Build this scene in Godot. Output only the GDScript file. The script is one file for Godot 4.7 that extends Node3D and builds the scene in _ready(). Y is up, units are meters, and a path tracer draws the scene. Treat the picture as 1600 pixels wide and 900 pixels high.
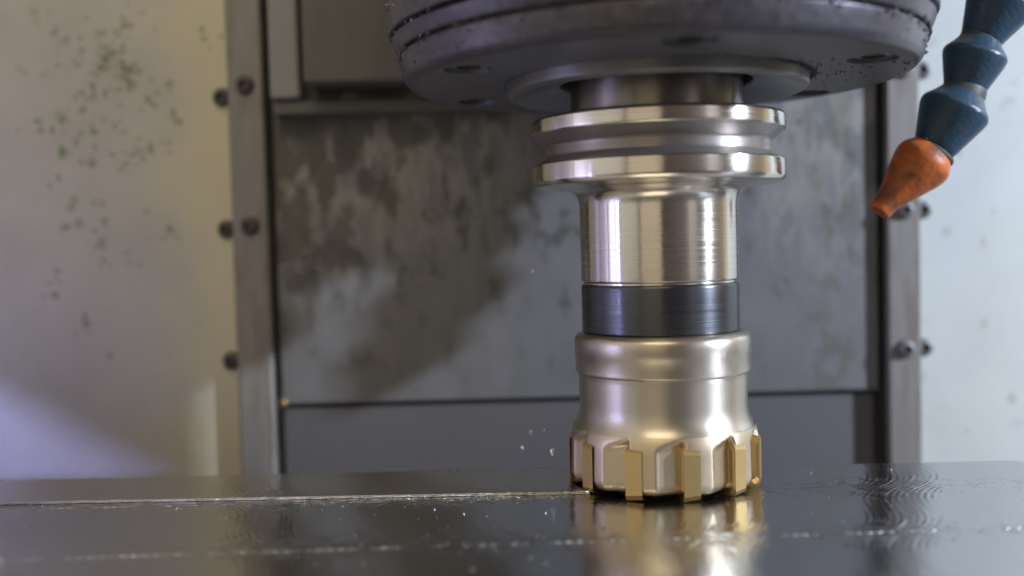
extends Node3D
# Milling cutter in a spindle above a steel workpiece. Units are metres: the cutter stands on the origin, y is up, the wall is behind at z = -0.08.

var rng := RandomNumberGenerator.new()
var taken := {}

# ---------------------------------------------------------------- names and metas
func numbered(called: String) -> String:
	var n: int = taken.get(called, 0)
	taken[called] = n + 1
	return called if n == 0 else "%s_%03d" % [called, n]

func tag(o: Node, label: String, category: String, group := "") -> Node:
	o.set_meta("label", label)
	o.set_meta("category", category)
	if group:
		o.set_meta("group", group)
	return o

func thing(called: String, label: String, category: String, at := Vector3.ZERO, group := "") -> Node3D:
	var o := Node3D.new()
	o.name = numbered(called)
	add_child(o, true)
	o.position = at
	tag(o, label, category, group)
	return o

func obj(called: String, m: Mesh, mat: Material, parent: Node = self, at := Vector3.ZERO) -> MeshInstance3D:
	var o := MeshInstance3D.new()
	if parent == self:
		o.name = numbered(called)
	else:
		var n := 0
		for c in parent.get_children():
			if str(c.name) == called or str(c.name).begins_with(called + "_0"):
				n += 1
		o.name = called if n == 0 else "%s_%03d" % [called, n]
	o.mesh = m
	o.material_override = mat
	parent.add_child(o, true)
	o.position = at
	return o

# ---------------------------------------------------------------- mesh building
class Build:
	var v := PackedVector3Array()
	var n := PackedVector3Array()
	var uv := PackedVector2Array()
	var idx := PackedInt32Array()
	func vert(p: Vector3, q: Vector3, t := Vector2.ZERO) -> int:
		v.append(p); n.append(q); uv.append(t)
		return v.size() - 1
	func tri(a: int, b: int, c: int) -> void:
		var g := (v[b] - v[a]).cross(v[c] - v[a])
		if g.dot(n[a] + n[b] + n[c]) > 0.0:
			idx.append_array([a, c, b])
		else:
			idx.append_array([a, b, c])
	func quad(a: int, b: int, c: int, d: int) -> void:
		tri(a, b, c); tri(a, c, d)
	func face(p: Array, q: Vector3, t: Array = []) -> void:
		var f := []
		for i in p.size():
			f.append(vert(p[i], q, t[i] if t else Vector2(p[i].x, p[i].y)))
		for i in range(1, f.size() - 1):
			tri(f[0], f[i], f[i + 1])
	func mesh() -> ArrayMesh:
		var a := []
		a.resize(Mesh.ARRAY_MAX)
		a[Mesh.ARRAY_VERTEX] = v
		a[Mesh.ARRAY_NORMAL] = n
		a[Mesh.ARRAY_TEX_UV] = uv
		a[Mesh.ARRAY_INDEX] = idx
		var m := ArrayMesh.new()
		m.add_surface_from_arrays(Mesh.PRIMITIVE_TRIANGLES, a)
		return m

# a profile [[r, y, fillet], ...] with its corners rounded
func rounded(pts: Array, steps := 5) -> PackedVector2Array:
	var out := PackedVector2Array()
	for i in pts.size():
		var p := Vector2(pts[i][0], pts[i][1])
		var f: float = pts[i][2] if pts[i].size() > 2 else 0.0
		if f <= 0.0 or i == 0 or i == pts.size() - 1:
			out.append(p)
			continue
		var a := Vector2(pts[i - 1][0], pts[i - 1][1])
		var b := Vector2(pts[i + 1][0], pts[i + 1][1])
		var s := p + (a - p).normalized() * minf(f, (a - p).length() * 0.49)
		var e := p + (b - p).normalized() * minf(f, (b - p).length() * 0.49)
		for k in steps + 1:
			var t := float(k) / steps
			out.append(s.lerp(p, t).lerp(p.lerp(e, t), t))
	return out

# turned round y; the profile runs from the top down the outside (normal to the right of the path)
func lathe(pts: PackedVector2Array, seg := 160, smooth := 40.0, b: Build = null, xf := Transform3D()) -> Build:
	if b == null:
		b = Build.new()
	var m := pts.size()
	var sn := []
	for i in m - 1:
		var d := (pts[i + 1] - pts[i]).normalized()
		sn.append(Vector2(-d.y, d.x))
	var run := 0.0
	for i in m - 1:
		var n0: Vector2 = sn[i]
		var n1: Vector2 = sn[i]
		if i > 0 and absf(rad_to_deg(sn[i].angle_to(sn[i - 1]))) < smooth:
			n0 = (sn[i] + sn[i - 1]).normalized()
		if i < m - 2 and absf(rad_to_deg(sn[i].angle_to(sn[i + 1]))) < smooth:
			n1 = (sn[i] + sn[i + 1]).normalized()
		var l := (pts[i + 1] - pts[i]).length()
		var rows := [[], []]
		for s in seg + 1:
			var a := TAU * s / seg
			var c := Vector3(cos(a), 0, sin(a))
			rows[0].append(b.vert(xf * (c * pts[i].x + Vector3.UP * pts[i].y), xf.basis * (c * n0.x + Vector3.UP * n0.y), Vector2(float(s) / seg, run)))
			rows[1].append(b.vert(xf * (c * pts[i + 1].x + Vector3.UP * pts[i + 1].y), xf.basis * (c * n1.x + Vector3.UP * n1.y), Vector2(float(s) / seg, run + l)))
		for s in seg:
			b.quad(rows[0][s], rows[0][s + 1], rows[1][s + 1], rows[1][s])
		run += l
	return b

func turned(pts: Array, seg := 160) -> ArrayMesh:
	return lathe(rounded(pts), seg).mesh()

# a plate x0..x1, y0..y1, z0..z1 with chamfered edges; u runs with x and v with -y over the front
func plate(x0: float, x1: float, y0: float, y1: float, z0: float, z1: float, c := 0.0006, b: Build = null) -> Build:
	if b == null:
		b = Build.new()
	var lo := Vector3(x0, y0, z0)
	var hi := Vector3(x1, y1, z1)
	var uvf := func(p: Vector3) -> Vector2: return Vector2((p.x - x0) / (x1 - x0), (y1 - p.y) / (y1 - y0))
	for ax in 3:
		var u := (ax + 1) % 3
		var w := (ax + 2) % 3
		for s in [-1, 1]:
			var q := Vector3.ZERO
			q[ax] = s
			var ps := []
			var ts := []
			for k in [[-1, -1], [1, -1], [1, 1], [-1, 1]]:
				var p := Vector3.ZERO
				p[ax] = hi[ax] if s > 0 else lo[ax]
				p[u] = hi[u] - c if k[0] > 0 else lo[u] + c
				p[w] = hi[w] - c if k[1] > 0 else lo[w] + c
				ps.append(p)
				ts.append(uvf.call(p))
			b.face(ps, q, ts)
			# chamfers between this face and the next axis
			for t in [-1, 1]:
				var e := Vector3.ZERO
				e[ax] = s; e[u] = t
				e = e.normalized()
				var cs := []
				var ct := []
				for k in [[0, -1], [0, 1], [1, 1], [1, -1]]:
					var p := Vector3.ZERO
					p[ax] = (hi[ax] if s > 0 else lo[ax]) - (s * c if k[0] else 0.0)
					p[u] = (hi[u] if t > 0 else lo[u]) - (0.0 if k[0] else t * c)
					p[w] = (hi[w] - c) if k[1] > 0 else (lo[w] + c)
					cs.append(p)
					ct.append(uvf.call(p))
				b.face(cs, e, ct)
	# corners
	for sx in [-1, 1]:
		for sy in [-1, 1]:
			for sz in [-1, 1]:
				var k := Vector3(hi.x if sx > 0 else lo.x, hi.y if sy > 0 else lo.y, hi.z if sz > 0 else lo.z)
				var ps := [k - Vector3(0, sy * c, sz * c), k - Vector3(sx * c, 0, sz * c), k - Vector3(sx * c, sy * c, 0)]
				b.face(ps, Vector3(sx, sy, sz).normalized(), ps.map(uvf))
	return b

# a slab over an outline of (x, z) points, its upper edge chamfered; u = x / su, v = z / sv
func slab(outline: PackedVector2Array, y0: float, y1: float, c: float, su: float, sv: float) -> ArrayMesh:
	var b := Build.new()
	var inner := Geometry2D.offset_polygon(outline, -c)
	var top: PackedVector2Array = outline
	var m := outline.size()
	var mid := Vector2.ZERO
	for p in outline:
		mid += p / m
	var cw := Geometry2D.is_polygon_clockwise(outline)
	var ins := PackedVector2Array()
	for i in m:
		var d0 := (outline[i] - outline[(i + m - 1) % m]).normalized()
		var d1 := (outline[(i + 1) % m] - outline[i]).normalized()
		var q := Vector2(d0.y, -d0.x) + Vector2(d1.y, -d1.x)
		if not cw:
			q = -q
		q = q.normalized()
		var k := maxf(0.3, absf(q.dot(Vector2(d0.y, -d0.x))))
		ins.append(outline[i] + (q * c / k) * (1.0 if cw else 1.0))
	top = ins
	var f := []
	for p in top:
		f.append(b.vert(Vector3(p.x, y1, p.y), Vector3.UP, Vector2(p.x / su, p.y / sv)))
	var t := Geometry2D.triangulate_polygon(top)
	for i in range(0, t.size(), 3):
		b.tri(f[t[i]], f[t[i + 1]], f[t[i + 2]])
	for i in m:
		var j := (i + 1) % m
		var d := (outline[j] - outline[i]).normalized()
		var q := Vector3(d.y, 0, -d.x)
		if q.dot(Vector3(ins[i].x - outline[i].x, 0, ins[i].y - outline[i].y) + Vector3(ins[j].x - outline[j].x, 0, ins[j].y - outline[j].y)) > 0:
			q = -q
		var a3 := Vector3(outline[i].x, y1 - c, outline[i].y)
		var b3 := Vector3(outline[j].x, y1 - c, outline[j].y)
		var ta := Vector2(outline[i].x / su, outline[i].y / sv)
		var tb := Vector2(outline[j].x / su, outline[j].y / sv)
		b.face([Vector3(ins[i].x, y1, ins[i].y), Vector3(ins[j].x, y1, ins[j].y), b3, a3], (q + Vector3.UP).normalized(), [ta, tb, tb, ta])
		b.face([a3, b3, Vector3(b3.x, y0, b3.z), Vector3(a3.x, y0, a3.z)], q, [ta, tb, tb + Vector2(0, 0.3), ta + Vector2(0, 0.3)])
	return b.mesh()

# ---------------------------------------------------------------- textures
func noise(freq: float, sd: int, oct := 4) -> FastNoiseLite:
	var n := FastNoiseLite.new()
	n.noise_type = FastNoiseLite.TYPE_SIMPLEX_SMOOTH
	n.seed = sd
	n.frequency = freq
	n.fractal_octaves = oct
	return n

func picture(w: int, h: int, f: Callable) -> Image:
	var im := Image.create(w, h, false, Image.FORMAT_RGB8)
	for y in h:
		for x in w:
			im.set_pixel(x, y, f.call(x, y))
	return im

func tex(im: Image) -> ImageTexture:
	return ImageTexture.create_from_image(im)

func srgb(r: float, g: float, b: float) -> Color:      # from linear base colours
	return Color(r, g, b).linear_to_srgb()

func blot(im: Image, cx: float, cy: float, rx: float, ry: float, col: Color, a: float, n: FastNoiseLite) -> void:
	for y in range(maxi(0, int(cy - ry * 1.6)), mini(im.get_height(), int(cy + ry * 1.6) + 1)):
		for x in range(maxi(0, int(cx - rx * 1.6)), mini(im.get_width(), int(cx + rx * 1.6) + 1)):
			var d := Vector2((x - cx) / rx, (y - cy) / ry).length() + 0.4 * n.get_noise_2d(x * 0.8, y * 0.8)
			var s := clampf((1.05 - d) / 0.6, 0, 1) * a
			if s > 0.0:
				im.set_pixel(x, y, im.get_pixel(x, y).lerp(col, s))

func mat(col: Color, rough: float, metal := 0.0) -> StandardMaterial3D:
	var m := StandardMaterial3D.new()
	m.albedo_color = col
	m.roughness = rough
	m.metallic = metal
	return m

# ---------------------------------------------------------------- repeated pieces
func button_bolt(b_r: float) -> ArrayMesh:      # axis +z, head standing on z = 0, hexagon socket in it
	var xf := Transform3D(Basis(Vector3.RIGHT, PI / 2), Vector3.ZERO)
	var h := b_r * 0.75
	var b := lathe(rounded([[b_r * 0.5, h - b_r * 0.55], [b_r * 0.5, h], [b_r * 0.62, h], [b_r, h * 0.45, b_r * 0.35], [b_r, 0.0]]), 24, 50, null, xf)
	var floor_ := []
	for k in 6:
		floor_.append(xf * Vector3(cos(TAU * k / 6) * b_r * 0.5, h - b_r * 0.55, sin(TAU * k / 6) * b_r * 0.5))
	b.face(floor_, Vector3(0, 0, 1))
	return b.mesh()

func chip_mesh(sd: int, size: float) -> ArrayMesh:   # a curled shaving with thickness
	rng.seed = sd
	var b := Build.new()
	var turns := rng.randf_range(1.2, 2.4)
	var prev := []
	for k in 9:
		var t := k / 8.0
		var a := turns * PI * t
		var r := size * (0.35 + 0.25 * t)
		var wv := size * 0.45 * (0.35 + sin(PI * clampf(t, 0.08, 0.92)))
		var c := Vector3(cos(a) * r, size * 0.5 * t, sin(a) * r)
		var o := Vector3(cos(a), 0, sin(a))
		var row := []
		for s in [[-1, 1], [1, 1], [1, -1], [-1, -1]]:
			row.append(b.vert(c + Vector3.UP * wv * s[0] + o * size * 0.05 * s[1], (o * s[1] + Vector3.UP * s[0] * 0.4).normalized()))
		if prev:
			for s in 4:
				b.quad(prev[s], prev[(s + 1) % 4], row[(s + 1) % 4], row[s])
		prev = row
	return b.mesh()

func crumb_mesh() -> ArrayMesh:                        # an irregular crumb of grit, about one unit across
	var b := Build.new()
	rng.seed = 77
	var p := []
	for d in [Vector3.UP, Vector3.DOWN, Vector3.LEFT, Vector3.RIGHT, Vector3.FORWARD, Vector3.BACK]:
		p.append(d * rng.randf_range(0.35, 0.62))
	for f in [[0, 3, 5], [0, 5, 2], [0, 2, 4], [0, 4, 3], [1, 3, 5], [1, 5, 2], [1, 2, 4], [1, 4, 3]]:
		b.face([p[f[0]], p[f[1]], p[f[2]]], (p[f[0]] + p[f[1]] + p[f[2]]).normalized())
	return b.mesh()

func scatter(called: String, m: Mesh, material: Material, places: Array, parent: Node) -> void:
	var mm := MultiMesh.new()
	mm.transform_format = MultiMesh.TRANSFORM_3D
	mm.mesh = m
	mm.instance_count = places.size()
	for i in places.size():
		mm.set_instance_transform(i, places[i])
	var o := MultiMeshInstance3D.new()
	o.name = called
	o.multimesh = mm
	o.material_override = material
	o.set_meta("kind", "stuff")
	parent.add_child(o, true)

func spin(p: Vector3, s: Vector3) -> Transform3D:
	return Transform3D(Basis.from_euler(Vector3(rng.randf() * TAU, rng.randf() * TAU, rng.randf() * TAU)).scaled_local(s), p)

func lamp(called: String, label: String, at: Vector3, to: Vector3, size: Vector2, col: Color, energy: float, glow: float, shell: Material) -> void:
	var t := thing(called, label, "lamp", at)
	t.look_at_from_position(at, to, Vector3.UP if absf((to - at).normalized().y) < 0.9 else Vector3.BACK)
	var sx := size.x / 2 + 0.006
	var sy := size.y / 2 + 0.006
	obj("housing", plate(-sx, sx, -sy, sy, 0.002, 0.03, 0.003).mesh(), shell, t)
	var g := mat(Color.BLACK, 0.4)
	g.emission_enabled = true
	g.emission = col
	g.emission_energy_multiplier = glow
	obj("glowing_lens", plate(-size.x / 2, size.x / 2, -size.y / 2, size.y / 2, 0.0, 0.0018, 0.0003).mesh(), g, t)
	var l := AreaLight3D.new()
	l.name = "light"
	l.area_size = size
	l.light_color = col
	l.light_energy = energy
	l.area_range = 3.0
	l.area_attenuation = 2.0
	l.shadow_enabled = true
	t.add_child(l)
	l.position = Vector3(0, 0, -0.002)

# ================================================================ the scene
func _ready() -> void:
	# ---- camera
	var cam := Camera3D.new()
	cam.name = "camera"
	cam.position = Vector3(-0.0385, 0.061, 0.258)
	cam.rotation_order = EULER_ORDER_YXZ
	cam.rotation = Vector3(deg_to_rad(-2.47), 0, deg_to_rad(-1.45))
	var at := CameraAttributesPhysical.new()
	at.frustum_focal_length = 42.67
	at.frustum_near = 0.02
	at.frustum_far = 20.0
	at.frustum_focus_distance = 0.250
	at.exposure_aperture = 6.3
	cam.attributes = at
	add_child(cam)
	cam.current = true
	# ---- surroundings: the dim workshop seen through the open door of the machine
	var env := Environment.new()
	env.background_mode = Environment.BG_COLOR
	env.background_color = srgb(0.60, 0.51, 0.38)
	env.background_energy_multiplier = 1.0
	env.tonemap_mode = Environment.TONE_MAPPER_LINEAR
	env.tonemap_exposure = 1.0
	env.sdfgi_enabled = true
	env.ssao_enabled = true
	env.ssil_enabled = true
	var we := WorldEnvironment.new()
	we.name = "environment"
	we.environment = env
	add_child(we)
	# ---- lamps
	var shell := mat(srgb(0.03, 0.03, 0.032), 0.5)
	lamp("work_lamp", "small cool white work lamp at the right of the machine room", Vector3(0.628, 0.283, 0.241), Vector3(0.0, 0.05, 0.0), Vector2(0.021, 0.021), Color(0.86, 0.91, 1.0), 0.80, 3.0, shell)
	lamp("violet_lamp", "violet status lamp low at the left of the machine room", Vector3(-0.30, 0.035, 0.13), Vector3(-0.36, 0.0, -0.08), Vector2(0.013, 0.016), Color(0.68, 0.69, 1.0), 0.054, 1.0, shell)
	lamp("fill_lamp", "wide warm fill light added unseen under the roof of the machine room", Vector3(-0.1, 0.56, 0.37), Vector3(-0.05, 0.0, 0.0), Vector2(0.35, 0.25), Color(1.0, 0.94, 0.82), 0.125, 0.6, shell)  # added fill lamp, stands in for the warm ambient light

	var mottle := noise(0.012, 3, 5)
	var grain := noise(0.11, 5, 3)
	var streak := noise(0.02, 9, 4)

	# ---- the machine room round the place (walls, roof, table): closed but for the door opening at the front
	var paint := mat(srgb(0.62, 0.57, 0.47), 0.5)
	var dark_steel := mat(srgb(0.06, 0.055, 0.05), 0.5, 0.3)
	var o := obj("machine_table", plate(-0.5, 0.8, -0.09, -0.05, -0.079, 0.55, 0.001).mesh(), dark_steel)
	o.set_meta("kind", "structure")
	tag(obj("side_wall", plate(-0.39, -0.37, -0.05, 0.6, -0.1, 0.55, 0.001).mesh(), paint), "beige painted side wall on the left of the machine room", "wall")
	tag(obj("side_wall", plate(0.78, 0.80, -0.05, 0.6, -0.1, 0.55, 0.001).mesh(), paint), "beige painted side wall on the right of the machine room", "wall")
	tag(obj("machine_roof", plate(-0.39, 0.80, 0.602, 0.62, -0.1, 0.55, 0.001).mesh(), paint), "beige sheet metal roof of the machine room", "roof")
	tag(obj("sliding_door", plate(-0.045, 0.33, -0.05, 0.6, 0.50, 0.52, 0.001).mesh(), mat(srgb(0.10, 0.075, 0.055), 0.5)), "dark brown sliding door pushed aside in front of the spindle", "door")
	tag(obj("door_post", plate(-0.369, -0.345, -0.05, 0.6, 0.50, 0.52, 0.001).mesh(), mat(srgb(0.16, 0.15, 0.16), 0.5)), "grey post at the left of the door opening", "post")
	var blocker := Build.new()  # unseen sheet, added to cut the violet light to a slanting edge
	var gp := [Vector2(-0.33, 0.0667), Vector2(-0.157, -0.0310), Vector2(-0.157, 0.16), Vector2(-0.33, 0.16)]
	for z in [0.0291, 0.0305]:
		blocker.face(gp.map(func(p): return Vector3(p.x, p.y, z)), Vector3(0, 0, 1 if z > 0.03 else -1))
	for k in 4:
		var p: Vector2 = gp[k]
		var q: Vector2 = gp[(k + 1) % 4]
		var d := (q - p).normalized()
		blocker.face([Vector3(p.x, p.y, 0.0291), Vector3(q.x, q.y, 0.0291), Vector3(q.x, q.y, 0.0305), Vector3(p.x, p.y, 0.0305)], Vector3(d.y, -d.x, 0))
	tag(obj("splash_guard", blocker.mesh(), paint), "beige unseen guard sheet with slanting lower edge at the left", "blocker")
	tag(obj("front_panel", plate(0.3305, 0.779, -0.05, 0.6, 0.50, 0.52, 0.001).mesh(), mat(srgb(0.36, 0.30, 0.25), 0.5)), "brownish front panel right of the door opening", "panel")

	# ---- back wall panels
	rng.seed = 11
	var im := picture(640, 720, func(x: int, y: int) -> Color:
		var m := mottle.get_noise_2d(x * 0.8, y * 0.8)
		var g := grain.get_noise_2d(x, y)
		var k := 1.0 + 0.10 * m + 0.03 * g
		var c := Color(0.52, 0.505, 0.45) * k
		var yel := smoothstep(535.0, 618.0, x + 40.0 * m)
		c = c.lerp(Color(0.62, 0.57, 0.37), yel * 0.8)
		return c.linear_to_srgb())
	for k in 95:                                            # green growth in spots, thickest at the upper left
		var cx := 515.0 + rng.randfn(0, 42)
		var cy := 205.0 + absf(rng.randfn(0, 115))
		var tone: Color = [srgb(0.13, 0.18, 0.07), srgb(0.20, 0.22, 0.12), srgb(0.17, 0.16, 0.12)][rng.randi() % 3]
		for j in rng.randi_range(1, 4):
			blot(im, cx + rng.randfn(0, 6), cy + rng.randfn(0, 6), rng.randf_range(1.6, 5.0), rng.randf_range(1.6, 5.0), tone, rng.randf_range(0.15, 0.55), grain)
	var wall_left := StandardMaterial3D.new()
	wall_left.albedo_texture = tex(im)
	wall_left.roughness = 0.55
	var lw := thing("wall_panel", "beige painted wall panel on the left, spotted with green growth", "panel", Vector3(-0.25, 0.07, -0.08))
	obj("panel_sheet", plate(-0.119, 0.1245, -0.13, 0.15, -0.012, 0.0, 0.0006).mesh(), wall_left, lw)
	im = picture(512, 640, func(x: int, y: int) -> Color:
		var c := Color(0.57, 0.60, 0.575) * (1.0 + 0.07 * mottle.get_noise_2d(x, y) + 0.025 * grain.get_noise_2d(x, y))
		return c.linear_to_srgb())
	for k in 90:
		blot(im, rng.randf() * 200, rng.randf() * 600, rng.randf_range(1.5, 6), rng.randf_range(1.5, 6), [srgb(0.30, 0.36, 0.26), srgb(0.36, 0.36, 0.34)][rng.randi() % 2], rng.randf_range(0.12, 0.5), grain)
	var wall_right := StandardMaterial3D.new()
	wall_right.albedo_texture = tex(im)
	wall_right.roughness = 0.5
	var rw := thing("wall_panel", "pale brightly lit wall panel behind the orange nozzle", "panel", Vector3(0.2, 0.07, -0.08))
	obj("panel_sheet", plate(-0.108, 0.12, -0.13, 0.15, -0.012, 0.0, 0.0006).mesh(), wall_right, rw)

	# ---- bolted cover strips
	im = picture(128, 640, func(x: int, y: int) -> Color:
		var k := 1.0 + 0.13 * mottle.get_noise_2d(x * 1.2, y * 1.2) + 0.04 * grain.get_noise_2d(x, y)
		var c := Color(0.26, 0.245, 0.225) * k
		var rust := smoothstep(0.05, 0.45, mottle.get_noise_2d(x * 0.9 + 700, y * 0.9))
		return c.lerp(Color(0.17, 0.125, 0.10), rust * 0.45).linear_to_srgb())
	var strip_mat := StandardMaterial3D.new()
	strip_mat.albedo_texture = tex(im)
	strip_mat.roughness = 0.45
	strip_mat.metallic = 0.2
	var bolt_mat := mat(srgb(0.11, 0.105, 0.10), 0.45, 0.6)
	var pale_bolt := mat(srgb(0.22, 0.22, 0.225), 0.5, 0.4)
	var bolt := button_bolt(0.003)
	var ls := thing("cover_strip", "bolted brownish metal strip left of the stained back panel", "strip", Vector3(-0.1232, 0.07, -0.08))
	obj("strip_plate", plate(-0.0059, 0.0056, -0.13, 0.15, 0.0, 0.004, 0.0007).mesh(), strip_mat, ls)
	for y in [0.1145, 0.069]:
		obj("bolt", bolt, bolt_mat, ls, Vector3(0, y - 0.07, 0.004)).rotation.z = y * 37.0
	for y in [0.1113, 0.0682, 0.0248]:
		obj("bolt", bolt, bolt_mat, lw, Vector3(-0.1318 + 0.25, y - 0.07, 0.0)).rotation.z = y * 53.0
	var rs := thing("cover_strip", "bolted grey metal strip beside the pale right wall", "strip", Vector3(0.0898, 0.07, -0.08))
	obj("strip_plate", plate(-0.0055, 0.0054, -0.13, 0.15, 0.0, 0.004, 0.0007).mesh(), strip_mat, rs)
	for y in [0.1143, 0.0688, 0.0234]:
		obj("bolt", bolt, pale_bolt, rs, Vector3(0, y - 0.07, 0.004)).rotation.z = y * 37.0
		obj("bolt", bolt, pale_bolt, rw, Vector3(0.0973 - 0.2, y - 0.07, 0.0))

	# ---- way cover: two overlapping plates in a dark recess
	var wc := thing("way_cover", "stained grey steel way cover in the recess behind the cutter", "cover", Vector3(-0.016, 0.07, -0.08))
	im = picture(1024, 640, func(x: int, y: int) -> Color:
		var m := mottle.get_noise_2d(x * 0.9, y * 0.9)
		var g := grain.get_noise_2d(x, y)
		var k := 1.0 + 0.16 * m + 0.05 * g
		var c := Color(0.185, 0.183, 0.184) * k
		var run := streak.get_noise_2d(x * 1.2, y * 0.45)                      # paler streaky mottling, strongest in the upper part
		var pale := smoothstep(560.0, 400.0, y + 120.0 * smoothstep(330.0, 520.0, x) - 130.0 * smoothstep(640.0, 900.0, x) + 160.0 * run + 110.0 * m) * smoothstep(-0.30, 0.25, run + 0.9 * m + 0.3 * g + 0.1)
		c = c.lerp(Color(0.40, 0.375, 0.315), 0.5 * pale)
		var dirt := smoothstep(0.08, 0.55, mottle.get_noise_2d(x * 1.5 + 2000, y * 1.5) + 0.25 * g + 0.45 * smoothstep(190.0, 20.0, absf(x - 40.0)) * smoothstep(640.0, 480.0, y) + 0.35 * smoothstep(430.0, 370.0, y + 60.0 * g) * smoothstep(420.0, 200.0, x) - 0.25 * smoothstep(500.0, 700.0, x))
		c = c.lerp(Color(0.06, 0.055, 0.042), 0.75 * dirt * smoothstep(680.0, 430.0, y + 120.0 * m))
		var moss := smoothstep(80.0, 10.0, absf(x - 945.0 + 50.0 * run)) * smoothstep(-0.05, 0.25, mottle.get_noise_2d(x * 1.8, y * 1.8 + 500) + 0.3 * g)
		c = c.lerp(Color(0.11, 0.115, 0.07), 0.5 * moss)
		return c.linear_to_srgb())
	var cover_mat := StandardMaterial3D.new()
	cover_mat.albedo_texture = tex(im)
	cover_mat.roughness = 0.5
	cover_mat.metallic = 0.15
	var low_mat := mat(srgb(0.145, 0.14, 0.142), 0.5, 0.15)
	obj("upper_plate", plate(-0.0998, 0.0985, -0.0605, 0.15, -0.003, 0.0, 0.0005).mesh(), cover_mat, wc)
	obj("lower_plate", plate(-0.0998, 0.0975, -0.13, -0.0618, -0.006, -0.0022, 0.0005).mesh(), low_mat, wc)
	obj("recess", plate(-0.112, 0.111, -0.13, 0.15, -0.02, -0.0125, 0.0005).mesh(), mat(srgb(0.19, 0.185, 0.18), 0.6), wc)
	obj("brass_screw", button_bolt(0.0014), mat(srgb(0.45, 0.32, 0.12), 0.4, 0.7), wc, Vector3(-0.0993 + 0.0, -0.0599, 0.0))

	# ---- housing at the upper left
	var hs := thing("slide_housing", "grey box housing jutting out above the stained back panel", "housing", Vector3(-0.085, 0.112, -0.08))
	im = picture(256, 256, func(x: int, y: int) -> Color:
		return (Color(0.115, 0.112, 0.10) * (1.0 + 0.12 * mottle.get_noise_2d(x * 2, y * 2) + 0.05 * grain.get_noise_2d(x, y))).linear_to_srgb())
	var hm := StandardMaterial3D.new()
	hm.albedo_texture = tex(im)
	hm.roughness = 0.5
	obj("front_sheet", plate(-0.0162, 0.045, 0.0, 0.12, 0.0, 0.020, 0.0008).mesh(), hm, hs)
	obj("bracket", plate(-0.0289, -0.0195, -0.003, 0.12, 0.0, 0.010, 0.0008).mesh(), mat(srgb(0.27, 0.265, 0.26), 0.5), hs)
	obj("under_plate", plate(-0.0285, 0.045, -0.008, -0.0035, 0.0, 0.008, 0.0006).mesh(), hm, hs)

	# ---- spindle
	var g_fine := NoiseTexture2D.new()
	g_fine.noise = noise(0.02, 21, 5)
	g_fine.width = 512
	g_fine.height = 512
	g_fine.seamless = true
	var cast := mat(srgb(0.15, 0.14, 0.15), 0.34, 0.4)
	cast.heightmap_enabled = true
	cast.heightmap_texture = g_fine
	cast.heightmap_scale = 0.006
	cast.uv1_triplanar = true
	cast.uv1_scale = Vector3.ONE * 22.0
	var ctone := NoiseTexture2D.new()
	ctone.noise = noise(0.03, 23, 5)
	ctone.width = 512
	ctone.height = 512
	ctone.seamless = true
	var cramp := Gradient.new()
	cramp.offsets = PackedFloat32Array([0.0, 0.35, 0.65, 1.0])
	cramp.colors = PackedColorArray([srgb(0.04, 0.037, 0.042), srgb(0.078, 0.073, 0.088), srgb(0.098, 0.092, 0.108), srgb(0.16, 0.148, 0.155)])
	ctone.color_ramp = cramp
	cast.albedo_color = Color.WHITE
	cast.albedo_texture = ctone
	var face_mat := mat(srgb(0.14, 0.135, 0.14), 0.4, 0.35)
	face_mat.heightmap_enabled = true
	face_mat.heightmap_texture = g_fine
	face_mat.heightmap_scale = 0.003
	face_mat.uv1_triplanar = true
	face_mat.uv1_scale = Vector3.ONE * 14.0
	var sp := thing("spindle", "dark grey spindle nose with grooved rim holding the tool", "spindle", Vector3(-0.0014, 0.1003, 0))
	obj("head", turned([[0.0, 0.40], [0.078, 0.40], [0.078, 0.055, 0.003], [0.066, 0.055]]), cast, sp)
	obj("core", turned([[0.0622, 0.06], [0.0622, 0.0062]]), cast, sp)
	obj("rim_ring", turned([[0.062, 0.0545], [0.0675, 0.0545], [0.0659, 0.0113, 0.0006], [0.062, 0.0110]]), cast, sp)
	obj("rim_ring", turned([[0.061, 0.0106], [0.0653, 0.0104, 0.0005], [0.0640, 0.0070, 0.0005], [0.061, 0.0067]]), cast, sp)
	obj("nose_cap", turned([[0.060, 0.0063], [0.0636, 0.0062, 0.0005], [0.0624, 0.0013, 0.0006], [0.0612, 0.0, 0.0006], [0.0596, 0.0]]), cast, sp)
	# face of the nose, with six bolts in counterbores
	var fb := Build.new()
	var r0 := 0.0368
	var r1 := 0.0596
	var rb := 0.0524
	var rh := 0.0058
	var first := deg_to_rad(90.5)
	var hole_at := []
	for s in 6:
		var ac := first + s * TAU / 6
		var hc := Vector3(cos(ac) * rb, 0, sin(ac) * rb)
		hole_at.append(hc)
		var outer := []
		for k in 12:
			outer.append([r1, ac - PI / 6 + k * TAU / 72])
		for k in 6:
			outer.append([lerpf(r1, r0, k / 6.0), ac + PI / 6])
		for k in 12:
			outer.append([r0, ac + PI / 6 - k * TAU / 72])
		for k in 6:
			outer.append([lerpf(r0, r1, k / 6.0), ac - PI / 6])
		var oi := []
		var ii := []
		for e in outer:
			var p := Vector3(cos(e[1]) * e[0], 0, sin(e[1]) * e[0])
			var d: Vector3 = (p - hc).normalized() * rh
			oi.append(fb.vert(p, Vector3.DOWN))
			ii.append(fb.vert(hc + d, Vector3.DOWN))
		for k in outer.size():
			var j := (k + 1) % outer.size()
			fb.quad(oi[k], oi[j], ii[j], ii[k])
		lathe(PackedVector2Array([Vector2(rh - 0.0004, 0.006), Vector2(rh, 0.0)]), 28, 40, fb, Transform3D(Basis.from_scale(Vector3(1, 1, 1)), hc))
	obj("nose_face", fb.mesh(), face_mat, sp)
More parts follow.
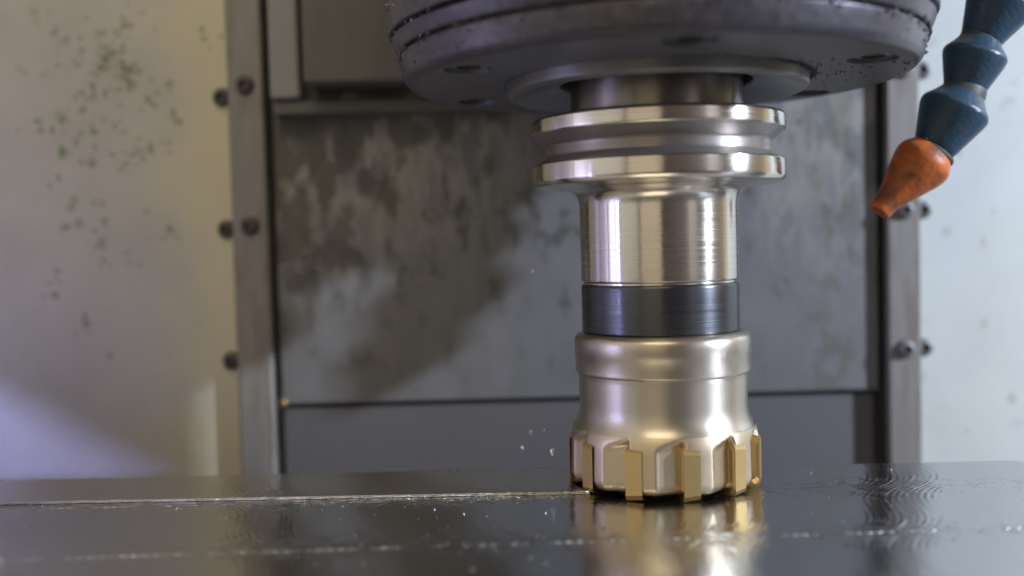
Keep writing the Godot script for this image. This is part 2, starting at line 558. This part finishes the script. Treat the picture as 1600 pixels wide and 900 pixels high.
	var cb := lathe(rounded([[0.0, 0.006], [0.0026, 0.006], [0.0027, 0.0007]], 3), 6, 20)
	lathe(rounded([[0.0056, 0.0060], [0.0050, 0.0058], [0.0050, 0.0008, 0.0007], [0.0027, 0.0006]], 4), 28, 50, cb)
	var cap_bolt := cb.mesh()
	var cap_mat := mat(srgb(0.22, 0.21, 0.21), 0.3, 0.8)
	for hc in hole_at:
		obj("cap_bolt", cap_bolt, cap_mat, sp, hc)
	var boss_mat := mat(srgb(0.20, 0.195, 0.195), 0.36, 0.6)
	boss_mat.anisotropy_enabled = true
	boss_mat.anisotropy = -0.6
	obj("bearing_ring", turned([[0.0372, 0.001], [0.0371, -0.0026, 0.0006], [0.0356, -0.0034, 0.0004], [0.0345, -0.0032], [0.0238, -0.0006, 0.0006], [0.0232, 0.012], [0.0, 0.012]]), boss_mat, sp)
	# grit and chips stuck on the nose
	rng.seed = 5
	var crumbs := []
	for k in 1500:
		var a := rng.randf() * TAU
		var side: float = [PI, 0.0][rng.randi() % 2] + rng.randfn(0.0, 0.42)
		if k % 3:
			a = side
		var h: float = [rng.randf_range(0.002, 0.03), 0.0066 + rng.randfn(0, 0.0007), 0.0110 + rng.randfn(0, 0.0008)][rng.randi() % 3]
		var rr := 0.0624 + clampf((h - 0.001) * 0.25, 0, 0.0038)
		var s := rng.randf_range(0.0003, 0.0013)
		crumbs.append(spin(Vector3(cos(a) * rr, h, sin(a) * rr), Vector3(s, s * 0.7, s)))
	for k in 420:
		var a := deg_to_rad(20.0) + rng.randfn(0, 0.30) if k % 4 else rng.randf() * TAU
		var rr := 0.0374 + absf(rng.randfn(0, 0.0009)) if k % 5 else rng.randf_range(0.038, 0.061)
		var s := rng.randf_range(0.0002, 0.0008)
		crumbs.append(spin(Vector3(cos(a) * rr, -s * 0.2, sin(a) * rr), Vector3(s, s * 0.7, s)))
	scatter("grit", crumb_mesh(), mat(srgb(0.07, 0.066, 0.066), 0.5), crumbs, sp)
	var flakes := []
	for k in 130:
		var a := rng.randf_range(0.1, PI - 0.1) if k % 2 else PI - absf(rng.randfn(0, 0.35))
		var h := rng.randf_range(0.004, 0.03)
		var rr := 0.0626 + clampf((h - 0.001) * 0.25, 0, 0.0038)
		var s := rng.randf_range(0.0003, 0.0009)
		flakes.append(spin(Vector3(cos(a) * rr, h, sin(a) * rr), Vector3(s, s * 0.25, s * 0.6)))
	scatter("bright_chips", crumb_mesh(), mat(srgb(0.75, 0.75, 0.78), 0.2, 1.0), flakes, sp)

	# ---- tool holder
	var turn_im := picture(8, 512, func(_x: int, y: int) -> Color:
		var v := 0.5 + 0.5 * grain.get_noise_2d(3.0, y * 4.0)
		return Color(v, v, v))
	var ring_tex := tex(turn_im)
	var ground := mat(srgb(0.76, 0.71, 0.64), 0.21, 1.0)
	ground.anisotropy_enabled = true
	ground.roughness_texture = ring_tex
	ground.roughness = 0.40
	ground.anisotropy = -0.85
	ground.heightmap_enabled = true
	ground.heightmap_texture = ring_tex
	ground.heightmap_scale = 0.0012
	ground.uv1_scale = Vector3(1, 60, 1)
	var matte := mat(srgb(0.33, 0.30, 0.275), 0.42, 0.8)
	matte.uv1_scale = Vector3(1, 60, 1)
	matte.anisotropy_enabled = true
	matte.roughness_texture = ring_tex
	matte.roughness = 0.75
	matte.anisotropy = -0.5
	var black := mat(srgb(0.11, 0.115, 0.125), 0.34, 0.95)
	black.uv1_scale = Vector3(1, 60, 1)
	black.anisotropy_enabled = true
	black.roughness_texture = ring_tex
	black.roughness = 0.62
	black.anisotropy = -0.7
	var th := thing("tool_holder", "polished steel tool holder with grooved flange under the spindle", "tool holder", Vector3(-0.0013, 0.05, 0))
	var dim := mat(srgb(0.29, 0.265, 0.235), 0.3, 1.0)
	dim.anisotropy_enabled = true
	dim.anisotropy = -0.7
	obj("neck", turned([[0.0, 0.062], [0.0213, 0.062], [0.0213, 0.0418, 0.0006], [0.0206, 0.0412], [0.0206, 0.0405]]), dim, th)
	obj("flange", turned([[0.0, 0.0412], [0.0309, 0.0412, 0.0003], [0.03145, 0.0406, 0.0003], [0.03145, 0.0376, 0.0004], [0.0312, 0.0373]]), ground, th)
	obj("gripper_groove", turned([[0.0311, 0.0373], [0.0281, 0.0347, 0.0003], [0.0279, 0.0343, 0.0003], [0.0279, 0.0321, 0.0003], [0.0281, 0.0317, 0.0003], [0.0311, 0.0300]]), matte, th)
	obj("flange", turned([[0.0311, 0.0301], [0.03145, 0.0298, 0.0002], [0.03145, 0.0258, 0.0005], [0.0306, 0.0246, 0.0006], [0.0225, 0.0240, 0.0020], [0.0197, 0.0216, 0.0022], [0.0197, 0.0012, 0.0003], [0.0191, 0.0008], [0.0191, 0.0]]), ground, th)
	obj("black_ring", turned([[0.0191, 0.0004], [0.01945, 0.0002, 0.0002], [0.0197, -0.0003, 0.0002], [0.0197, -0.0114, 0.0003], [0.0190, -0.0118]]), black, th)

	# ---- face mill
	var fm := thing("face_mill", "champagne coloured face mill with golden inserts cutting the workpiece", "milling cutter", Vector3(-0.001, 0, 0))
	var satin := mat(srgb(0.58, 0.52, 0.43), 0.34, 1.0)
	satin.anisotropy_enabled = true
	satin.anisotropy = -0.5
	satin.heightmap_enabled = true
	satin.heightmap_texture = ring_tex
	satin.heightmap_scale = 0.0012
	satin.uv1_scale = Vector3(1, 50, 1)
	obj("collar", turned([[0.0185, 0.0383], [0.0206, 0.0382, 0.0004], [0.0221, 0.0371, 0.0014], [0.0221, 0.0329], [0.02195, 0.0327], [0.02195, 0.0285, 0.0004], [0.0212, 0.0279]]), satin, fm)
	var prof := rounded([[0.0214, 0.0281], [0.0212, 0.0272], [0.0209, 0.0178, 0.0030], [0.0234, 0.0136, 0.0030], [0.0236, 0.0030, 0.0010], [0.0226, 0.0016], [0.010, 0.0014]], 12)
	var fine := PackedVector2Array()
	for i in prof.size() - 1:
		var cut := maxi(1, int((prof[i + 1] - prof[i]).length() / 0.0005))
		for k in cut:
			fine.append(prof[i].lerp(prof[i + 1], float(k) / cut))
	fine.append(prof[prof.size() - 1])
	var teeth := 11
	var phase := 0.35
	var split := 0
	while fine[split].y > 0.0152:
		split += 1
	var golden := mat(srgb(0.62, 0.52, 0.37), 0.4, 1.0)
	golden.anisotropy_enabled = true
	golden.anisotropy = -0.4
	var seg := 432
	for half in [["body", 0, split, satin], ["cutting_head", split, fine.size() - 1, golden]]:
		var st := SurfaceTool.new()
		st.begin(Mesh.PRIMITIVE_TRIANGLES)
		var ring := 0.0
		for i in range(half[1], half[2] + 1):
			if i > half[1]:
				ring += (fine[i] - fine[i - 1]).length()
			for s in seg + 1:
				var a := TAU * s / seg
				var p := fine[i]
				var f := fposmod(a - phase, TAU / teeth)
				var open := smoothstep(0.0150, 0.0128, p.y + 0.006 * f)
				var gap := 0.0
				if f < 0.30:
					gap = smoothstep(0.0, 0.02, f) * pow(1.0 - f / 0.30, 0.7)
				var r := p.x - 0.0024 * gap * open if p.x > 0.016 else p.x
				if half[1] > 0 and p.x > 0.016:
					r += 0.00015
				st.set_uv(Vector2(float(s) / seg, ring))
				st.set_smooth_group(0)
				st.add_vertex(Vector3(cos(a) * r, p.y, sin(a) * r))
		for i in half[2] - half[1]:
			for s in seg:
				var q: int = i * (seg + 1) + s
				for k in [q, q + seg + 1, q + 1, q + 1, q + seg + 1, q + seg + 2]:
					st.add_index(k)
		st.generate_normals()
		obj(half[0], st.commit(), half[3], fm)
	var gold := mat(srgb(0.72, 0.52, 0.23), 0.36, 1.0)
	var ins := Build.new()                              # insert: rounded square, face towards +z, radial +x, axial y
	var shape := rounded([[0.0, 0.0055], [0.0, 0.0], [0.0, 0.0]], 2)
	var outl := []
	for c in [[1, 1], [-1, 1], [-1, -1], [1, -1]]:
		for k in 6:
			var a: float = atan2(c[1], c[0]) - PI / 4 + (PI / 2) * k / 5.0
			outl.append(Vector2(c[0] * 0.0041, c[1] * 0.0050) + Vector2(cos(a), sin(a)) * 0.0013)
	var m_ := outl.size()
	var hole := []
	for k in m_:
		hole.append(outl[k].normalized() * 0.0019)
	for k in m_:
		var j := (k + 1) % m_
		var A: Vector2 = outl[k]
		var B: Vector2 = outl[j]
		var q := (A + B).normalized()
		# chip breaker: rim, slope down, flat, hole
		var loops := [[1.0, 0.0], [0.93, 0.0], [0.78, -0.00035]]
		for l in 2:
			var n3 := Vector3(0, 0, 1) if l == 0 else Vector3(q.x * 0.4, q.y * 0.4, 1).normalized()
			ins.face([Vector3(A.x * loops[l][0], A.y * loops[l][0], loops[l][1]), Vector3(B.x * loops[l][0], B.y * loops[l][0], loops[l][1]), Vector3(B.x * loops[l + 1][0], B.y * loops[l + 1][0], loops[l + 1][1]), Vector3(A.x * loops[l + 1][0], A.y * loops[l + 1][0], loops[l + 1][1])], n3)
		ins.face([Vector3(A.x * 0.78, A.y * 0.78, -0.00035), Vector3(B.x * 0.78, B.y * 0.78, -0.00035), Vector3(hole[j].x, hole[j].y, -0.00035), Vector3(hole[k].x, hole[k].y, -0.00035)], Vector3(0, 0, 1))
		ins.face([Vector3(A.x, A.y, 0), Vector3(B.x, B.y, 0), Vector3(B.x * 0.93, B.y * 0.93, -0.004), Vector3(A.x * 0.93, A.y * 0.93, -0.004)], Vector3(q.x, q.y, -0.1).normalized())
	var insert_mesh := ins.mesh()
	var screw := button_bolt(0.0018)
	var screw_mat := mat(srgb(0.16, 0.15, 0.14), 0.35, 0.9)
	for k in teeth:
		var a := phase + k * TAU / teeth + 0.035
		var radial := Vector3(cos(a), 0, sin(a))
		var ahead := Vector3(-sin(a), 0, cos(a))
		var i_ := obj("insert", insert_mesh, gold, fm)
		i_.transform = Transform3D(Basis(radial, Vector3.UP, ahead), radial * 0.0187 + Vector3.UP * 0.0064 + ahead * 0.0)
		i_.basis = Basis(radial, Vector3.UP, radial.cross(Vector3.UP))
		if i_.basis.z.dot(ahead) < 0:
			i_.basis = Basis(-radial, Vector3.UP, ahead)
		var sc := obj("screw", screw, screw_mat, i_, Vector3(0, 0, -0.0012))

	# ---- workpiece
	var n_px := 1024
	var hgt := PackedFloat32Array()
	hgt.resize(n_px * n_px)
	var feed := 0.00166667
	var rc := 0.0243
	rng.seed = 3
	var amp := []
	for k in 64:
		amp.append(rng.randf_range(0.15, 1.0) * (1.6 if k % 5 == 0 else 1.0))
	var him := Image.create(n_px, n_px, false, Image.FORMAT_RF)
	for y in n_px:
		var dz := (float(y) / n_px - 0.5) * 0.038
		var bow := sqrt(rc * rc - dz * dz)
		for x in n_px:
			var xx := float(x) / n_px * 0.04
			var p1 := fposmod((xx + bow) / feed, 24.0)
			var p2 := fposmod((xx - bow * 0.97) / feed, 24.0)
			var w1: float = amp[int(p1)]
			var w2: float = amp[32 + int(p2)]
			var edge := 0.22 + 0.78 * smoothstep(0.005, 0.014, absf(dz)) * smoothstep(-0.2, 0.4, mottle.get_noise_2d(x * 0.5, y * 0.5) + 0.15)
			var v: float = 0.5 + edge * (0.26 * w1 * (0.5 - absf(fposmod(p1, 1.0) - 0.5)) + 0.2 * w2 * (0.5 - absf(fposmod(p2, 1.0) - 0.5))) + 0.004 * grain.get_noise_2d(x * 2.0, y * 0.6)
			him.set_pixel(x, y, Color(v, v, v))
	var milled := mat(srgb(0.54, 0.55, 0.565), 0.16, 1.0)
	milled.uv1_offset = Vector3(0, 0.5, 0)
	milled.heightmap_enabled = true
	milled.heightmap_texture = tex(him)
	milled.heightmap_scale = 0.065
	var edge_steel := mat(srgb(0.54, 0.55, 0.565), 0.45, 1.0)
	var bright_edge := mat(srgb(0.54, 0.55, 0.565), 0.4, 1.0)
	var wp := thing("workpiece", "bright flat milled steel block under the cutter", "workpiece", Vector3(0, 0, 0.0315))
	var zo := 0.0315
	var back := func(x: float) -> float: return lerpf(-0.0185, -0.0127, (x + 0.36) / 0.452)
	var ol := PackedVector2Array()
	ol.append(Vector2(-0.36, back.call(-0.36) - zo))
	ol.append(Vector2(0.0, back.call(0.0) - zo))
	for k in 7:
		var a := PI / 2 * k / 6.0
		ol.append(Vector2(0.0915 + 0.0055 * sin(a), back.call(0.0915) + 0.0055 - 0.0055 * cos(a) - zo))
	ol.append(Vector2(0.097, 0.10 - zo))
	ol.append(Vector2(-0.36, 0.10 - zo))
	obj("block", slab(ol, -0.05, 0.0, 0.0003, 0.04, 0.038), milled, wp)
	# the strip of metal not yet cut by this pass, ending in the arc of the cutter
	var front := func(x: float) -> float: return lerpf(0.0030, 0.0125, (x + 0.36) / 0.34)
	ol = PackedVector2Array([Vector2(-0.359, back.call(-0.359) + 0.0001 - zo)])
	for k in 12:
		var z := lerpf(back.call(-0.02) + 0.0001, front.call(-0.02), k / 11.0)
		ol.append(Vector2(-sqrt(0.0244 * 0.0244 - z * z), z - zo))
	ol.append(Vector2(-0.359, front.call(-0.359) - zo))
	var strip_steel: StandardMaterial3D = milled.duplicate()
	strip_steel.albedo_color = srgb(0.60, 0.57, 0.52)
	strip_steel.roughness = 0.22
	obj("uncut_strip", slab(ol, 0.0001, 0.0007, 0.00012, 0.04, 0.038), strip_steel, wp)
	# burrs and ridges left between the passes
	var ridge := func(x0: float, x1: float, z0: float, z1: float, y: float, w: float, h: float, step: float, sd: int) -> ArrayMesh:
		rng.seed = sd
		var b := Build.new()
		var prev := []
		var count := int((x1 - x0) / step)
		for k in count + 1:
			var t := float(k) / count
			var x := lerpf(x0, x1, t)
			var z := lerpf(z0, z1, t)
			var hh := h * clampf(0.75 + 2.2 * grain.get_noise_2d(k * 1.3, sd * 50.0), 0.05, 1.9) * ((1.0 if k % 2 else 0.35) * rng.randf_range(0.5, 1.3))
			var ww := w * rng.randf_range(0.7, 1.2)
			var sk := (rng.randf() - 0.5) * step * 0.6
			var q := Vector3((0.5 if k % 2 else -0.5), 0, 0)
			var row := [b.vert(Vector3(x, y, z + ww), (Vector3(0, 0.5, 1) + q).normalized()), b.vert(Vector3(x + sk, y + hh, z), (Vector3.UP + q * 0.6).normalized()), b.vert(Vector3(x, y, z - ww), (Vector3(0, 0.5, -1) + q).normalized())]
			if prev:
				b.quad(prev[0], row[0], row[1], prev[1])
				b.quad(prev[1], row[1], row[2], prev[2])
			prev = row
		return b.mesh()
	obj("edge_burr", ridge.call(-0.355, -0.0225, back.call(-0.355) - zo, back.call(-0.0225) - zo, 0.00055, 0.0002, 0.00030, 0.0011, 1), edge_steel, wp)
	obj("step_burr", ridge.call(-0.355, -0.0245, front.call(-0.355) - zo, front.call(-0.0245) - zo, 0.00062, 0.00008, 0.00010, 0.0009, 2), edge_steel, wp)
	obj("pass_ridge", ridge.call(-0.355, -0.022, 0.0090 - zo, 0.0158 - zo, -0.00002, 0.00010, 0.00014, 0.0011, 4), bright_edge, wp)
	obj("pass_ridge", ridge.call(-0.355, 0.0965, 0.0590 - zo, 0.0492 - zo, -0.00002, 0.00013, 0.00018, 0.0011, 6), bright_edge, wp)

	rng.seed = 19
	var bits := []
	for k in 150:
		var x := -0.026 - absf(rng.randfn(0, 0.045)) if k % 3 else rng.randf_range(0.026, 0.09)
		var z: float = (front.call(x) + 0.0006 + absf(rng.randfn(0, 0.0012)) if k % 2 else rng.randf_range(0.016, 0.07)) if k % 3 else rng.randf_range(-0.010, 0.06)
		var sz := rng.randf_range(0.0002, 0.0007)
		bits.append(spin(Vector3(x, sz * 0.2, z), Vector3(sz, sz * 0.3, sz * 0.5)))
	var litter := thing("chip_litter", "fine bright metal chips strewn on the milled surface", "metal chips")
	scatter("chips", crumb_mesh(), mat(srgb(0.72, 0.72, 0.75), 0.3, 1.0), bits, litter)
	litter.set_meta("kind", "stuff")

	# ---- coolant hose of snap-together segments, with its nozzle
	var skin := NoiseTexture2D.new()
	skin.noise = noise(0.05, 31, 4)
	skin.width = 256
	skin.height = 256
	skin.seamless = true
	var ramp := Gradient.new()
	ramp.offsets = PackedFloat32Array([0.0, 0.42, 0.62, 1.0])
	ramp.colors = PackedColorArray([srgb(0.022, 0.035, 0.055), srgb(0.018, 0.05, 0.095), srgb(0.018, 0.052, 0.085), srgb(0.06, 0.058, 0.055)])
	var skin_col := NoiseTexture2D.new()
	skin_col.noise = noise(0.012, 32, 5)
	skin_col.width = 256
	skin_col.height = 256
	skin_col.seamless = true
	skin_col.color_ramp = ramp
	var blue := mat(Color.WHITE, 0.42)
	blue.albedo_texture = skin_col
	blue.uv1_triplanar = true
	blue.uv1_scale = Vector3.ONE * 45.0
	blue.heightmap_enabled = true
	blue.heightmap_texture = skin
	blue.heightmap_scale = 0.010
	var oramp := Gradient.new()
	oramp.offsets = PackedFloat32Array([0.0, 0.36, 0.50, 0.75, 1.0])
	oramp.colors = PackedColorArray([srgb(0.07, 0.03, 0.018), srgb(0.26, 0.07, 0.018), srgb(0.48, 0.115, 0.016), srgb(0.54, 0.135, 0.018), srgb(0.30, 0.09, 0.025)])
	var ocol := NoiseTexture2D.new()
	ocol.noise = noise(0.010, 35, 5)
	ocol.width = 256
	ocol.height = 256
	ocol.seamless = true
	ocol.color_ramp = oramp
	var orange := blue.duplicate()
	orange.albedo_texture = ocol
	orange.roughness = 0.5
	orange.uv1_scale = Vector3.ONE * 38.0
	var grime := mat(srgb(0.05, 0.042, 0.03), 0.7)
	var hose := thing("coolant_hose", "jointed dark blue coolant hose with orange nozzle", "hose", Vector3(0.068, 0.082, 0.0))
	var along := func(p: Vector3, d: Vector3) -> Transform3D:
		var y := d.normalized()
		var z := Vector3.BACK
		var x := y.cross(z).normalized()
		return Transform3D(Basis(x, y, x.cross(y)), p - hose.position)
	var noz := obj("nozzle", lathe(rounded([[0.0046, 0.0200], [0.0056, 0.0203, 0.0004], [0.0076, 0.0172, 0.0020], [0.0068, 0.0138, 0.0010], [0.0032, 0.0038, 0.0024], [0.0029, 0.0, 0.0006], [0.0019, 0.0, 0.0003], [0.0019, 0.008], [0.0, 0.008]], 7), 64, 50).mesh(), orange, hose)
	noz.transform = along.call(Vector3(0.0591, 0.0671, -0.0140), Vector3(0.0118, 0.0127, 0))
	noz.transform = noz.transform.scaled_local(Vector3.ONE * 1.04)
	obj("grime_ring", lathe(rounded([[0.0046, 0.0012], [0.0060, 0.0006, 0.0004], [0.0062, -0.0004, 0.0004], [0.0056, -0.0010]], 4), 48, 60).mesh(), grime, hose).transform = along.call(Vector3(0.0734, 0.0823, -0.0140), Vector3(0.0085, 0.0125, 0))
	var seg_mesh := lathe(rounded([[0.0040, 0.0156], [0.0054, 0.0155, 0.0003], [0.0066, 0.0136, 0.0018], [0.0086, 0.0114, 0.0014], [0.0082, 0.0096, 0.0008], [0.0051, 0.0006, 0.0008], [0.0047, 0.0, 0.0004], [0.0040, 0.0002]], 7), 64, 50).mesh()
	var dusty := mat(srgb(0.045, 0.048, 0.05), 0.55)
	var ball := lathe(rounded([[0.0038, 0.0036], [0.0050, 0.0030, 0.0010], [0.0055, 0.0, 0.0020], [0.0052, -0.0035]], 5), 48, 60).mesh()
	var joints := [Vector3(0.0738, 0.0829, -0.0140), Vector3(0.0816, 0.0973, -0.0140), Vector3(0.0862, 0.1112, -0.0140), Vector3(0.0938, 0.1248, -0.0140), Vector3(0.0986, 0.1395, -0.0140), Vector3(0.1017, 0.1548, -0.0140), Vector3(0.1028, 0.1704, -0.0140), Vector3(0.1028, 0.1865, -0.0140), Vector3(0.1028, 0.2023, -0.0140)]
	for k in joints.size() - 1:
		var d: Vector3 = joints[k + 1] - joints[k]
		var lean: Vector3 = d
		var s := obj("hose_segment", seg_mesh, blue, hose)
		s.transform = along.call(joints[k], lean)
		s.transform = s.transform.scaled_local(Vector3.ONE * clampf(d.length() / 0.0152, 0.96, 1.07))
		var bl := obj("ball_joint", ball, dusty, s, Vector3(0, 0.0150, 0))
	obj("manifold", plate(0.005, 0.045, 0.112, 0.14, -0.02, 0.015, 0.002).mesh(), cast, hose)

	# ---- chips and a drop in the air
	var bright := mat(srgb(0.72, 0.72, 0.74), 0.25, 1.0)
	var air := [
		[Vector3(-0.0293, 0.0077, 0.0), 0.0012, "bright curled metal chip flying just left of the cutter rim"],
		[Vector3(-0.0310, 0.0130, -0.004), 0.0010, "thin metal chip flying up left of the cutter neck"],
		[Vector3(-0.0367, 0.0072, -0.010), 0.0011, "dull chip farthest left of the cutter, low above the steel"],
		[Vector3(-0.0345, 0.0112, -0.012), 0.0009, "faint small chip between the other flying chips"]]
	for k in air.size():
		var c := obj("metal_chip", chip_mesh(40 + k, air[k][1]), bright, self, air[k][0])
		c.rotation = Vector3(k * 1.3, k * 0.9 + 0.4, k * 2.1)
		tag(c, air[k][2], "metal chip", "chips thrown up by the cutter")
	var drop := SphereMesh.new()
	drop.radius = 0.0007
	drop.height = 0.0015
	drop.radial_segments = 24
	drop.rings = 12
	tag(obj("coolant_drop", drop, mat(srgb(0.55, 0.55, 0.58), 0.1), self, Vector3(-0.0325, 0.0535, -0.02)), "pale drop in the air left of the black ring", "drop")
